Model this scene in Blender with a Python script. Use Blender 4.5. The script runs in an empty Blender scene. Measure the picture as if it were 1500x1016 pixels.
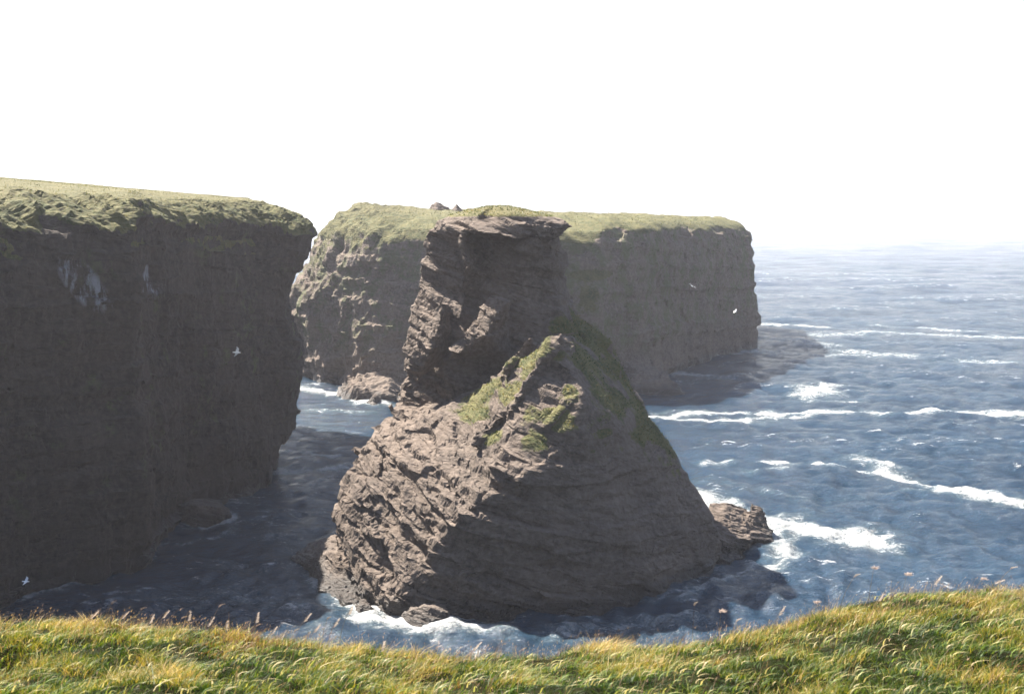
import bpy, bmesh, math, random
import numpy as np
from mathutils import Vector, Euler, Matrix

SC = bpy.context.scene
COL = SC.collection
R = math.radians
random.seed(4)
RNG = np.random.default_rng(7)

# ------------------------------------------------------------------ camera
CAM_Z = 40.0
F = 1750.0                       # focal length in photo pixels (photo 1500 wide)
PITCH = math.atan(188.0 / F)
cam = bpy.data.cameras.new("camera")
cam.sensor_width = 36.0
cam.lens = 36.0 * F / 1500.0
cam.clip_start = 0.1
cam.clip_end = 60000
cam_ob = bpy.data.objects.new("camera", cam)
COL.objects.link(cam_ob)
cam_ob.location = (0, 0, CAM_Z)
cam_ob.rotation_euler = (math.pi / 2 - PITCH, 0, 0)
SC.camera = cam_ob
cam.dof.use_dof = True
cam.dof.focus_distance = 120
cam.dof.aperture_fstop = 4.0

# ------------------------------------------------------------------ world and sun
SUN_EL = R(52)
SUN_AZ = R(50)                   # left of the view direction
sun_dir = Vector((-math.sin(SUN_AZ) * math.cos(SUN_EL), math.cos(SUN_AZ) * math.cos(SUN_EL), math.sin(SUN_EL)))
w = bpy.data.worlds.new("World")
SC.world = w
w.use_nodes = True
wn = w.node_tree
bg = wn.nodes["Background"]
sky = wn.nodes.new("ShaderNodeTexSky")
sky.sky_type = 'NISHITA'
sky.sun_disc = False
sky.sun_elevation = SUN_EL
sky.sun_rotation = -SUN_AZ
sky.air_density = 1.0
sky.dust_density = 1.0
sky.ozone_density = 1.2
hs = wn.nodes.new("ShaderNodeHueSaturation")       # thin white summer haze takes most of the blue out
tc = wn.nodes.new("ShaderNodeTexCoord")
sx = wn.nodes.new("ShaderNodeSeparateXYZ")
wn.links.new(tc.outputs["Generated"], sx.inputs[0])
mr = wn.nodes.new("ShaderNodeMapRange")            # whitest at the horizon, bluer overhead
mr.inputs[1].default_value = 0.03
mr.inputs[2].default_value = 0.45
mr.inputs[3].default_value = 0.15
mr.inputs[4].default_value = 0.95
wn.links.new(sx.outputs[2], mr.inputs[0])
wn.links.new(mr.outputs[0], hs.inputs["Saturation"])
hs.inputs["Value"].default_value = 1.08
wn.links.new(sky.outputs[0], hs.inputs["Color"])
wn.links.new(hs.outputs[0], bg.inputs[0])
bg.inputs[1].default_value = 0.05
sl = bpy.data.lights.new("sun", 'SUN')
sl.energy = 5.0
sl.angle = R(0.5)
sl.color = (1.0, 0.93, 0.82)
so = bpy.data.objects.new("sun", sl)
COL.objects.link(so)
so.location = (-80, 60, 150)
so.rotation_euler = sun_dir.to_track_quat('Z', 'Y').to_euler()
SC.view_settings.view_transform = 'Standard'
SC.view_settings.look = 'None'
SC.view_settings.gamma = 1
SC.view_settings.use_curve_mapping = False
SC.view_settings.exposure = 2.2
SC.cycles.volume_bounces = 1
SC.cycles.max_bounces = 6


# ------------------------------------------------------------------ helpers
def elev(py):
    return math.atan((508 - py) / F) - PITCH

def hz(py, d):                   # height of the thing seen on picture row py at distance d
    return CAM_Z + d * math.tan(elev(py))

def dd(py):                      # distance of the sea surface on row py
    return CAM_Z / -math.tan(elev(py))

def xx(px, d, z):                # sideways place of a thing seen at column px
    zc = d * math.cos(PITCH) + (CAM_Z - z) * math.sin(PITCH)
    return (px - 750) / F * zc

def V(px, py, d):
    z = hz(py, d)
    return (xx(px, d, z), d, z)

def B(px, d, z):
    return (xx(px, d, z), d, z)

def S(px, py):                   # point on the sea
    d = dd(py)
    return (xx(px, d, 0), d)

_perm = np.random.default_rng(11).permutation(256)
_perm = np.concatenate([_perm, _perm, _perm])
_g = np.random.default_rng(12).normal(size=(256, 3))
_g /= np.linalg.norm(_g, axis=1)[:, None]

def perlin(P):
    Pi = np.floor(P).astype(np.int64)
    f = P - Pi
    u = f * f * f * (f * (f * 6 - 15) + 10)
    X, Y, Z = (Pi[:, 0] & 255), (Pi[:, 1] & 255), (Pi[:, 2] & 255)
    out = 0
    for dx in (0, 1):
        a = _perm[X + dx]
        wx = u[:, 0] if dx else 1 - u[:, 0]
        for dy in (0, 1):
            b = _perm[a + Y + dy]
            wy = u[:, 1] if dy else 1 - u[:, 1]
            for dz in (0, 1):
                h = _perm[b + Z + dz] & 255
                wz = u[:, 2] if dz else 1 - u[:, 2]
                g = _g[h]
                out = out + wx * wy * wz * (g[:, 0] * (f[:, 0] - dx) + g[:, 1] * (f[:, 1] - dy) + g[:, 2] * (f[:, 2] - dz))
    return out * 1.6

def fbm(P, o=4, rough=0.5):
    r, a = 0, 1.0
    for i in range(o):
        r = r + a * perlin(P * (2 ** i) + 17.3 * i)
        a *= rough
    return r

def ridged(P, o=3):
    r, a = 0, 1.0
    for i in range(o):
        r = r + a * (1 - 2 * np.abs(perlin(P * (2 ** i) + 31.7 * i)))
        a *= 0.5
    return r

_cr = np.random.default_rng(13).random((4096, 4))

def cells(P):
    """cell noise: random value of the nearest cell, and the distance to the border"""
    Pi = np.floor(P).astype(np.int64)
    n = len(P)
    d1 = np.full(n, 9.0); d2 = np.full(n, 9.0); v = np.zeros(n)
    for dx in (-1, 0, 1):
        for dy in (-1, 0, 1):
            for dz in (-1, 0, 1):
                c = Pi + (dx, dy, dz)
                h = (c[:, 0] * 73856093 ^ c[:, 1] * 19349663 ^ c[:, 2] * 83492791) & 4095
                r = _cr[h]
                q = c + r[:, :3] - P
                d = np.abs(q).max(axis=1) * 0.6 + 0.4 * np.sqrt((q * q).sum(axis=1))
                m = d < d1
                d2 = np.where(m, d1, np.minimum(d2, d))
                v = np.where(m, r[:, 3], v)
                d1 = np.where(m, d, d1)
    return v * 2 - 1, d2 - d1

def sstep(a, b, x):
    t = np.clip((x - a) / (b - a), 0, 1)
    return t * t * (3 - 2 * t)

_lay = np.random.default_rng(21).random(4000) * 2 - 1

def layers(u, edge=0.22):
    """beds of rock: each layer stands out or back by its own amount"""
    u = u + 1000
    i = np.floor(u).astype(np.int64)
    f = u - i
    t = sstep(0, edge, f)
    return _lay[(i - 1) % 4000] * (1 - t) + _lay[i % 4000] * t

def interp(x, xs, ys):
    return np.interp(x, xs, ys)


# ------------------------------------------------------------------ node helpers
class N:
    def __init__(s, name):
        s.m = bpy.data.materials.new(name)
        s.m.use_nodes = True
        s.t = s.m.node_tree
        s.b = s.t.nodes["Principled BSDF"]
        s.out = s.t.nodes["Material Output"]
        s.pos = s.t.nodes.new("ShaderNodeNewGeometry").outputs["Position"]
    def new(s, k, **kw):
        n = s.t.nodes.new(k)
        for a, v in kw.items():
            setattr(n, a, v)
        return n
    def l(s, a, b):
        s.t.links.new(a, b)
    def put(s, v, sock):
        if isinstance(v, (int, float)):
            sock.default_value = v
        elif isinstance(v, tuple):
            sock.default_value = v if len(v) == len(sock.default_value) else (*v, 1)
        else:
            s.l(v, sock)
    def noise(s, scale, detail=4, rough=0.55, vec=None, stretch=None, dist=0, out=0):
        n = s.new("ShaderNodeTexNoise")
        v = vec or s.pos
        if stretch:
            mp = s.new("ShaderNodeMapping")
            mp.inputs["Scale"].default_value = stretch
            s.l(v, mp.inputs[0]); v = mp.outputs[0]
        s.l(v, n.inputs["Vector"])
        n.inputs["Scale"].default_value = scale
        n.inputs["Detail"].default_value = detail
        n.inputs["Roughness"].default_value = rough
        n.inputs["Distortion"].default_value = dist
        return n.outputs[out]
    def math(s, op, a, b=0.0, c=0.0, clamp=False):
        n = s.new("ShaderNodeMath", operation=op, use_clamp=clamp)
        s.put(a, n.inputs[0]); s.put(b, n.inputs[1])
        if op in ('MULTIPLY_ADD',): s.put(c, n.inputs[2])
        return n.outputs[0]
    def rng(s, v, a, b, c=0.0, d=1.0):
        n = s.new("ShaderNodeMapRange", interpolation_type='SMOOTHSTEP')
        s.put(v, n.inputs[0])
        for i, q in enumerate((a, b, c, d)):
            s.put(q, n.inputs[i + 1])
        return n.outputs[0]
    def mix(s, f, a, b, mode='MIX'):
        n = s.new("ShaderNodeMix", data_type='RGBA', blend_type=mode)
        s.put(f, n.inputs[0]); s.put(a, n.inputs[6]); s.put(b, n.inputs[7])
        return n.outputs[2]
    def attr(s, name, out="Fac"):
        n = s.new("ShaderNodeAttribute", attribute_name=name)
        return n.outputs[out]
    def bump(s, h, strength=0.5, dist=0.1, normal=None):
        n = s.new("ShaderNodeBump")
        n.inputs["Strength"].default_value = strength
        n.inputs["Distance"].default_value = dist
        s.put(h, n.inputs["Height"])
        if normal: s.l(normal, n.inputs["Normal"])
        return n.outputs[0]


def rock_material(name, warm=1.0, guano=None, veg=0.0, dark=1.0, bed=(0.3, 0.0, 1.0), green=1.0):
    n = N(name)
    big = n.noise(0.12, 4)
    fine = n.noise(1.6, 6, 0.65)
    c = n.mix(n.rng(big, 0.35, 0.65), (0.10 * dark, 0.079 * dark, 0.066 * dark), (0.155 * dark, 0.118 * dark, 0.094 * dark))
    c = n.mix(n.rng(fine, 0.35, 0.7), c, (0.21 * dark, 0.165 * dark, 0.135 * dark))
    # beds: dark and light seams
    dp = n.new("ShaderNodeVectorMath", operation='DOT_PRODUCT')
    n.l(n.pos, dp.inputs[0]); dp.inputs[1].default_value = bed
    warp = n.math('MULTIPLY_ADD', n.noise(0.15, 3), 3.0, dp.outputs["Value"])
    cx = n.new("ShaderNodeCombineXYZ"); n.l(warp, cx.inputs[2])
    seam = n.noise(2.2, 3, 0.7, vec=cx.outputs[0])
    c = n.mix(n.rng(seam, 0.30, 0.46, 0.55, 0.0), c, (0.04 * dark, 0.033 * dark, 0.03 * dark))
    pale = n.rng(n.noise(0.5, 5, 0.7), 0.62, 0.8)
    c = n.mix(n.math('MULTIPLY', pale, 0.5), c, (0.22 * dark, 0.19 * dark, 0.165 * dark))
    if veg > 0:
        vg = n.rng(n.noise(0.22, 6, 0.7), 0.62 - veg * 0.25, 0.75 - veg * 0.2)
        vz = n.new("ShaderNodeSeparateXYZ"); n.l(n.pos, vz.inputs[0])
        vg = n.math('MULTIPLY', vg, n.rng(vz.outputs[2], 5.0, 14.0))
        c = n.mix(n.math('MULTIPLY', vg, 0.75), c, (0.075, 0.09, 0.035))
    if guano:
        gx, gy, gz, rx, rz = guano
        ob = n.new("ShaderNodeSeparateXYZ"); n.l(n.pos, ob.inputs[0])
        a = n.math('DIVIDE', n.math('SUBTRACT', n.math('MULTIPLY_ADD', n.math('SUBTRACT', ob.outputs[2], gz), 0.42, ob.outputs[0]), gx), rx)
        b = n.math('DIVIDE', n.math('SUBTRACT', ob.outputs[2], gz), rz)
        d2 = n.math('ADD', n.math('MULTIPLY', a, a), n.math('MULTIPLY', b, b))
        msk = n.rng(d2, 0.3, 1.0, 1.0, 0.0)
        st = n.rng(n.noise(0.55, 5, 0.7, stretch=(1.5, 1.5, 0.35)), 0.47, 0.62)
        c = n.mix(n.math('MULTIPLY', msk, st), c, (0.24, 0.25, 0.28))
    # wet rock near the sea
    sx = n.new("ShaderNodeSeparateXYZ"); n.l(n.pos, sx.inputs[0])
    hgt = n.math('ADD', sx.outputs[2], n.math('MULTIPLY', n.noise(0.4, 3), -3.0))
    wet = n.rng(hgt, -0.8, 1.2, 1.0, 0.0)
    c = n.mix(n.math('MULTIPLY', wet, 0.85), c, (0.035, 0.03, 0.027))
    # turf
    ga = n.attr("grass")
    gm = n.rng(n.math('ADD', ga, n.math('MULTIPLY', n.math('SUBTRACT', n.noise(0.9, 5, 0.7), 0.5), 0.9)), 0.42, 0.6)
    gc = n.mix(n.rng(n.noise(0.35, 5, 0.65), 0.35, 0.62), (0.075 * green, 0.10 * green, 0.03 * green), (0.21 * green, 0.20 * green, 0.075 * green))
    gc = n.mix(n.rng(n.noise(2.4, 4, 0.7), 0.4, 0.7), gc, (0.26 * green, 0.225 * green, 0.10 * green))
    gc = n.mix(n.math('MULTIPLY', n.attr("straw"), 0.8), gc, (0.115, 0.098, 0.045))
    c = n.mix(gm, c, gc)
    n.l(c, n.b.inputs["Base Color"])
    n.l(n.math('SUBTRACT', 0.92, n.math('MULTIPLY', wet, 0.5)), n.b.inputs["Roughness"])
    n.b.inputs["Specular IOR Level"].default_value = 0.25
    cv = n.new("ShaderNodeCombineXYZ")
    sp_ = n.new("ShaderNodeSeparateXYZ"); n.l(n.pos, sp_.inputs[0])
    n.l(sp_.outputs[0], cv.inputs[0]); n.l(sp_.outputs[1], cv.inputs[1]); n.l(n.math('MULTIPLY', warp, 5.0), cv.inputs[2])
    slab = n.noise(0.7, 5, 0.65, vec=cv.outputs[0])
    chips = n.new("ShaderNodeTexVoronoi"); chips.inputs["Scale"].default_value = 0.9; n.l(cv.outputs[0], chips.inputs["Vector"])
    h = n.math('ADD', n.math('MULTIPLY', slab, 1.6), n.math('ADD', n.math('MULTIPLY', chips.outputs["Distance"], 0.35), n.math('MULTIPLY', fine, 0.5)))
    n.l(n.bump(h, 1.0, 0.32), n.b.inputs["Normal"])
    return n.m


# ------------------------------------------------------------------ building rock masses
def hull(bm, pts):
    vs = [bm.verts.new(p) for p in pts]
    r = bmesh.ops.convex_hull(bm, input=vs)
    junk = [g for g in r["geom_interior"] if isinstance(g, bmesh.types.BMVert)]
    junk += [g for g in r["geom_unused"] if isinstance(g, bmesh.types.BMVert)]
    bmesh.ops.delete(bm, geom=list(set(junk)), context='VERTS')

def loft(bm, rings):
    rr = [[bm.verts.new(p) for p in ring] for ring in rings]
    k = len(rr[0])
    for a, b in zip(rr, rr[1:]):
        for i in range(k):
            j = (i + 1) % k
            bm.faces.new((a[i], a[j], b[j], b[i]))
    for ring, flip in ((rr[0], True), (rr[-1], False)):
        c = bm.verts.new(tuple(sum(v.co[q] for v in ring) / k for q in range(3)))
        for i in range(k):
            j = (i + 1) % k
            bm.faces.new((ring[j], ring[i], c) if flip else (ring[i], ring[j], c))

def remeshed(bm, voxel, smooth=2, clip=-2.5):
    bmesh.ops.recalc_face_normals(bm, faces=bm.faces)
    me = bpy.data.meshes.new("base"); bm.to_mesh(me); bm.free()
    ob = bpy.data.objects.new("base", me); COL.objects.link(ob)
    md = ob.modifiers.new("r", 'REMESH'); md.mode = 'VOXEL'; md.voxel_size = voxel
    if smooth:
        s = ob.modifiers.new("s", 'SMOOTH'); s.factor = 0.5; s.iterations = smooth
    dg = bpy.context.evaluated_depsgraph_get()
    res = bpy.data.meshes.new_from_object(ob.evaluated_get(dg))
    bpy.data.objects.remove(ob); bpy.data.meshes.remove(me)
    # cut away what lies deep under the water
    b2 = bmesh.new(); b2.from_mesh(res)
    bmesh.ops.delete(b2, geom=[v for v in b2.verts if v.co.z < clip], context='VERTS')
    b2.to_mesh(res); b2.free()
    return res

def getco(me):
    a = np.empty(len(me.vertices) * 3, np.float32); me.vertices.foreach_get("co", a)
    return a.reshape(-1, 3).astype(np.float64)

def getno(me):
    a = np.empty(len(me.vertices) * 3, np.float32); me.vertices.foreach_get("normal", a)
    return a.reshape(-1, 3).astype(np.float64)

def setco(me, P):
    me.vertices.foreach_set("co", P.astype(np.float32).ravel()); me.update()

def attr(me, name, v):
    a = me.attributes.get(name) or me.attributes.new(name, 'FLOAT', 'POINT')
    a.data.foreach_set("value", v.astype(np.float32))

def relax(P, me, it=1, f=0.5):
    e = np.empty(len(me.edges) * 2, np.int32); me.edges.foreach_get("vertices", e)
    e = e.reshape(-1, 2)
    for _ in range(it):
        acc = np.zeros_like(P); cnt = np.zeros(len(P))
        for k in range(3):
            acc[:, k] = np.bincount(e[:, 0], P[e[:, 1], k], len(P)) + np.bincount(e[:, 1], P[e[:, 0], k], len(P))
        cnt = np.bincount(e[:, 0], minlength=len(P)) + np.bincount(e[:, 1], minlength=len(P))
        P = P * (1 - f) + f * acc / np.maximum(cnt, 1)[:, None]
    return P

def terrace(P, bed, period, strength, seed, jitter=0.0, lo=0.45):
    """pull the surface into steps along the bedding: flat treads and steep risers"""
    b = np.asarray(bed, float); L = np.linalg.norm(b); n = b / L
    u = P @ n
    w = u / period + 1.1 * fbm(P * (0.05 / max(period, 0.5)) + seed, 2) + jitter
    f = w - np.floor(w)
    t = sstep(lo, 1.0, f)
    # some beds are thick, some thin, some hardly show
    k = 0.45 + 0.55 * np.abs(_lay[(np.floor(w).astype(int) + 1500) % 4000])
    return P + n * ((t - f) * period * strength * k)[:, None]

def rockify(me, bed=(0.35, 0.0, 1.0), amp=1.0, bedA=1.6, bedB=0.5, big=1.0, blocks=1.0, turf=None, scale=1.0, warp=2.0, rough=1.0, step=0.8, calm=None, hollow=0.0):
    P = getco(me); Nn = getno(me)
    soft = np.zeros(len(P)) if turf is None else turf(P, Nn)
    hard = 1 - 0.96 * np.clip(soft, 0, 1)
    if calm is not None: hard = hard * calm(P, Nn)
    up = np.abs(Nn[:, 2])
    H = Nn * np.array([1, 1, 0.45])
    # large buttresses and hollows
    d = big * (1.3 * fbm(P * 0.085 / scale + 3.1, 3) + 0.9 * ridged(P * np.array([0.16, 0.16, 0.05]) / scale + 9, 2) * (1 - up))
    if hollow:
        hq = P * np.array([0.13, 0.20, 0.0]) + 12
        hq[:, 2] = (P @ np.asarray(bed, float)) * 0.75
        d = d - hollow * hard * (sstep(0.12, 0.32, perlin(hq)) + 0.5 * sstep(0.15, 0.35, perlin(hq * 2.3 + 5)))
    d = d * (1 - 0.75 * np.clip(soft, 0, 1) * up)
    P = P + H * d[:, None]
    b = np.asarray(bed, float)
    u = P @ b + warp * fbm(P * 0.045 / scale + 5.5, 2)
    q = P.copy(); q[:, 2] = u
    # joints: broken blocks shift the beds against each other
    cA, eA = cells(q * np.array([0.22, 0.22, 0.40]) / scale + 40)
    cB, eB = cells(q * np.array([0.62, 0.62, 1.5]) / scale + 80)
    wob = 0.14 * fbm(P * 0.35 / scale + 71, 3)
    s = 0.75 * layers((u + wob) / (bedA * scale), 0.16) + 0.36 * layers((u + wob) / (bedB * scale) + 333, 0.2)
    s = s + blocks * (0.50 * cA + 0.26 * cB) - blocks * 0.30 * (1 - sstep(0, 0.12, eA))
    s = s + rough * 0.10 * fbm(P * 1.1 / scale + 20, 3, 0.6)
    wgt = amp * scale * hard * (1 - 0.6 * up ** 3)
    P = P + Nn * np.array([1, 1, 0.35]) * (s * wgt)[:, None]
    if step:
        Q = terrace(P, bed, bedA * 0.9 * scale, step, 4.0, 0.5 * cA, 0.5)
        Q = terrace(Q, bed, bedB * 0.9 * scale, step * 0.9, 24.0, 0.6 * cB, 0.45)
        P = P + (Q - P) * hard[:, None]
    return P, soft

SHORE = []

def finish(name, me, mat, P, grass, straw=None, kind=None, label=None, cat=None):
    setco(me, P)
    SHORE.append(P[np.abs(P[:, 2]) < 0.35])
    attr(me, "grass", grass)
    attr(me, "straw", straw if straw is not None else np.zeros(len(P)))
    me.materials.clear(); me.materials.append(mat)
    me.name = name
    ob = bpy.data.objects.new(name, me)
    COL.objects.link(ob)
    if kind: ob["kind"] = kind
    if label: ob["label"] = label
    if cat: ob["category"] = cat
    return ob

def np_mesh(name, verts, faces_idx, loop_tot, mat, attrs=None, smooth=False):
    """mesh from flat arrays"""
    me = bpy.data.meshes.new(name)
    me.vertices.add(len(verts)); me.vertices.foreach_set("co", verts.astype(np.float32).ravel())
    me.loops.add(len(faces_idx)); me.loops.foreach_set("vertex_index", faces_idx.astype(np.int32))
    me.polygons.add(len(loop_tot))
    st = np.concatenate([[0], np.cumsum(loop_tot)[:-1]]).astype(np.int32)
    me.polygons.foreach_set("loop_start", st)
    me.polygons.foreach_set("loop_total", loop_tot.astype(np.int32))
    me.update(calc_edges=True)
    if smooth:
        me.polygons.foreach_set("use_smooth", np.ones(len(loop_tot), bool))
    for k, v in (attrs or {}).items():
        if v.ndim == 1:
            attr(me, k, v)
        else:
            a = me.attributes.new(k, 'FLOAT_COLOR', 'POINT')
            a.data.foreach_set("color", np.concatenate([v, np.ones((len(v), 1))], 1).astype(np.float32).ravel())
    me.materials.append(mat)
    return me

def blades(P, hgt, wid, lean_dir, lean, col, segs=3, curl=0.0, rng=RNG):
    """grass blades as tapering curved strips; one mesh's arrays"""
    n = len(P)
    th = rng.random(n) * 2 * np.pi
    side = np.stack([np.cos(th), np.sin(th), np.zeros(n)], 1)
    nv = 2 * segs + 1
    V_ = np.zeros((n, nv, 3)); T = np.zeros((n, nv))
    for s in range(segs + 1):
        t = s / segs
        bend = lean * (t ** 1.8)
        z = hgt * (t - 0.35 * (lean / np.maximum(hgt, 1e-3)).clip(0, 2) * t * t - curl * t ** 3)
        c = P + np.stack([lean_dir[:, 0] * bend, lean_dir[:, 1] * bend, z], 1)
        wd = wid * (1 - 0.75 * t)
        if s < segs:
            V_[:, 2 * s] = c - side * wd[:, None]; V_[:, 2 * s + 1] = c + side * wd[:, None]
            T[:, 2 * s] = T[:, 2 * s + 1] = t
        else:
            V_[:, 2 * s] = c; T[:, 2 * s] = 1
    base = (np.arange(n) * nv)[:, None]
    pat = []; tot = []
    for s in range(segs - 1):
        pat += [2 * s, 2 * s + 1, 2 * s + 3, 2 * s + 2]; tot.append(4)
    pat += [2 * segs - 2, 2 * segs - 1, 2 * segs]; tot.append(3)
    idx = (base + np.array(pat)[None, :]).ravel()
    cc = np.repeat(col[:, None, :], nv, 1)
    return V_.reshape(-1, 3), idx, np.tile(tot, n), cc.reshape(-1, 3), T.ravel()


def grass_material(name):
    n = N(name)
    c = n.attr("col", "Color")
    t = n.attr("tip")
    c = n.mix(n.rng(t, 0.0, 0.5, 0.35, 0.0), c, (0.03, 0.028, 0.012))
    n.l(c, n.b.inputs["Base Color"])
    n.b.inputs["Roughness"].default_value = 0.55
    n.b.inputs["Specular IOR Level"].default_value = 0.35
    tr = n.new("ShaderNodeBsdfTranslucent"); n.l(n.mix(1.0, c, (1.0, 1.0, 0.55), 'MULTIPLY'), tr.inputs[0])
    ms = n.new("ShaderNodeMixShader"); ms.inputs[0].default_value = 0.42
    n.l(n.b.outputs[0], ms.inputs[1]); n.l(tr.outputs[0], ms.inputs[2]); n.l(ms.outputs[0], n.out.inputs[0])
    return n.m

GRASS = grass_material("grass_blade")

def turf_tufts(name, parent, me, P, grass, count, h0, h1, palette, seed, zmin=0, view=None):
    rng = np.random.default_rng(seed)
    ok = np.where((grass > 0.55) & (P[:, 2] > zmin) & (view(P) if view else True))[0]
    if len(ok) == 0: return
    pick = rng.choice(ok, count)
    pts = P[pick] + rng.normal(size=(count, 3)) * 0.15
    pts[:, 2] = P[pick][:, 2] - 0.05
    pn = perlin(pts * 0.3 + 4) * 0.5 + 0.5
    mixv = np.clip(pn + rng.normal(size=count) * 0.25, 0, 1)
    pal = np.array(palette)
    col = pal[np.clip((mixv * len(pal)).astype(int), 0, len(pal) - 1)] * (0.8 + 0.4 * rng.random((count, 1)))
    h = h0 + (h1 - h0) * rng.random(count)
    ld = np.tile([0.8, -0.45], (count, 1)) + rng.normal(size=(count, 2)) * 0.7
    v, i, tt, cc, T = blades(pts, h, h * 0.22, ld, h * (0.5 + 0.5 * rng.random(count)), col, segs=2, rng=rng)
    m = np_mesh(name, v, i, tt, GRASS, {"col": cc, "tip": T * 0.5 + 0.5})
    ob = bpy.data.objects.new(name, m); COL.objects.link(ob)
    ob["kind"] = "stuff"
    if parent: ob.parent = parent
    return ob


# ================================================================== THE SEA
foam_and_glint_lines = [
    # (points in the photograph's pixels, half width in metres, strength)
    ([(1108, 474), (1150, 475), (1205, 477)], 4.0, 0.9), ([(1278, 475), (1322, 477)], 3.5, 0.7), ([(1340, 479), (1380, 482), (1425, 486)], 4.0, 0.8),
    ([(1112, 498), (1160, 500), (1200, 505)], 9.0, 0.75), ([(1200, 492), (1290, 487), (1400, 492), (1500, 495)], 8.0, 0.72), ([(1240, 515), (1330, 522)], 7.0, 0.72),
    ([(1415, 527), (1480, 530)], 4.0, 0.75), ([(1120, 510), (1200, 520), (1300, 520)], 6.0, 0.65),
    ([(1183, 580), (1196, 570), (1213, 565)], 4.2, 1.05), ([(1200, 572), (1222, 578)], 2.5, 0.9), ([(1180, 586), (1255, 588)], 3.0, 0.65),
    ([(946, 612), (975, 608), (1020, 604), (1100, 604), (1160, 605), (1220, 602), (1300, 606), (1360, 603), (1420, 604), (1500, 608)], 2.3, 1.0),
    ([(948, 614), (1000, 614), (1060, 617), (1090, 616)], 2.6, 1.0), ([(1060, 610), (1130, 612), (1190, 606)], 2.0, 0.8), ([(955, 605), (1010, 600)], 1.5, 0.6),
    ([(1118, 676), (1180, 679), (1240, 684), (1300, 692), (1350, 706), (1400, 722), (1450, 730), (1495, 739)], 1.7, 1.0),
    ([(1270, 673), (1300, 680), (1305, 692)], 3.2, 0.8), ([(1030, 676), (1075, 673)], 1.5, 0.75), ([(1100, 688), (1150, 686)], 1.6, 0.7), ([(1330, 716), (1380, 722)], 1.2, 0.65),
    ([(1400, 655), (1440, 660)], 1.0, 0.45), ([(1160, 735), (1260, 725)], 1.4, 0.4),
    ([(1020, 732), (1070, 742), (1110, 755)], 5.2, 0.95), ([(1110, 755), (1160, 770), (1220, 783), (1280, 790)], 4.3, 1.0), ([(1125, 775), (1145, 795), (1150, 812)], 2.4, 0.9),
    ([(1100, 833), (1140, 825), (1160, 818)], 1.6, 0.75), ([(1020, 705), (1110, 718), (1180, 728)], 3.0, 0.45),
    ([(1278, 828), (1290, 830)], 0.5, 0.4),
    ([(525, 908), (570, 912), (630, 918), (725, 921)], 1.5, 1.05), ([(540, 922), (640, 928)], 1.3, 0.6),
    ([(830, 925), (880, 915), (940, 906), (1000, 905)], 2.4, 0.72), ([(900, 925), (960, 920), (1010, 910)], 1.6, 0.6), ([(1000, 885), (1040, 862), (1080, 848), (1105, 832)], 0.9, 0.75),
    ([(445, 569), (475, 572), (510, 579), (560, 592)], 3.8, 1.0), ([(455, 600), (500, 602), (545, 604)], 1.8, 0.7),
    ([(425, 662), (455, 665), (492, 668)], 1.6, 0.9), ([(408, 693), (430, 690), (490, 686)], 3.0, 0.85), ([(408, 700), (440, 706)], 2.2, 0.6),
    ([(330, 738), (370, 728), (410, 722), (450, 730)], 2.4, 0.6), ([(205, 772), (225, 770)], 2.0, 0.75), ([(235, 792), (280, 793), (330, 782)], 1.3, 0.65),
    ([(330, 745), (345, 765), (335, 780)], 1.5, 0.6), ([(270, 735), (300, 738)], 1.0, 0.55),
    ([(972, 545), (1000, 549), (1035, 551)], 6.0, 0.85), ([(1068, 519), (1110, 512), (1130, 516)], 6.0, 0.85), ([(1000, 562), (1060, 556), (1110, 545)], 6.0, 0.55), ([(1040, 535), (1100, 528)], 5.0, 0.6), ([(950, 580), (1010, 580), (1030, 575)], 1.8, 0.45),  # headland foam; the middle patch is painted in to lighten shadowed water
    ([(395, 750), (430, 790), (445, 825)], 6.0, 0.50), ([(250, 875), (330, 868), (400, 880), (460, 898)], 4.5, 0.52), ([(350, 735), (430, 752), (470, 745)], 5.0, 0.50), ([(300, 820), (380, 835)], 4.0, 0.42), ([(470, 700), (440, 725)], 4.0, 0.55),  # broad channel patches painted as foam in place of sky glints on chop
    ([(450, 625), (500, 640), (480, 655)], 5.0, 0.45), ([(430, 812), (420, 840), (440, 872), (480, 890), (520, 902)], 0.8, 0.5),
]

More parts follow.
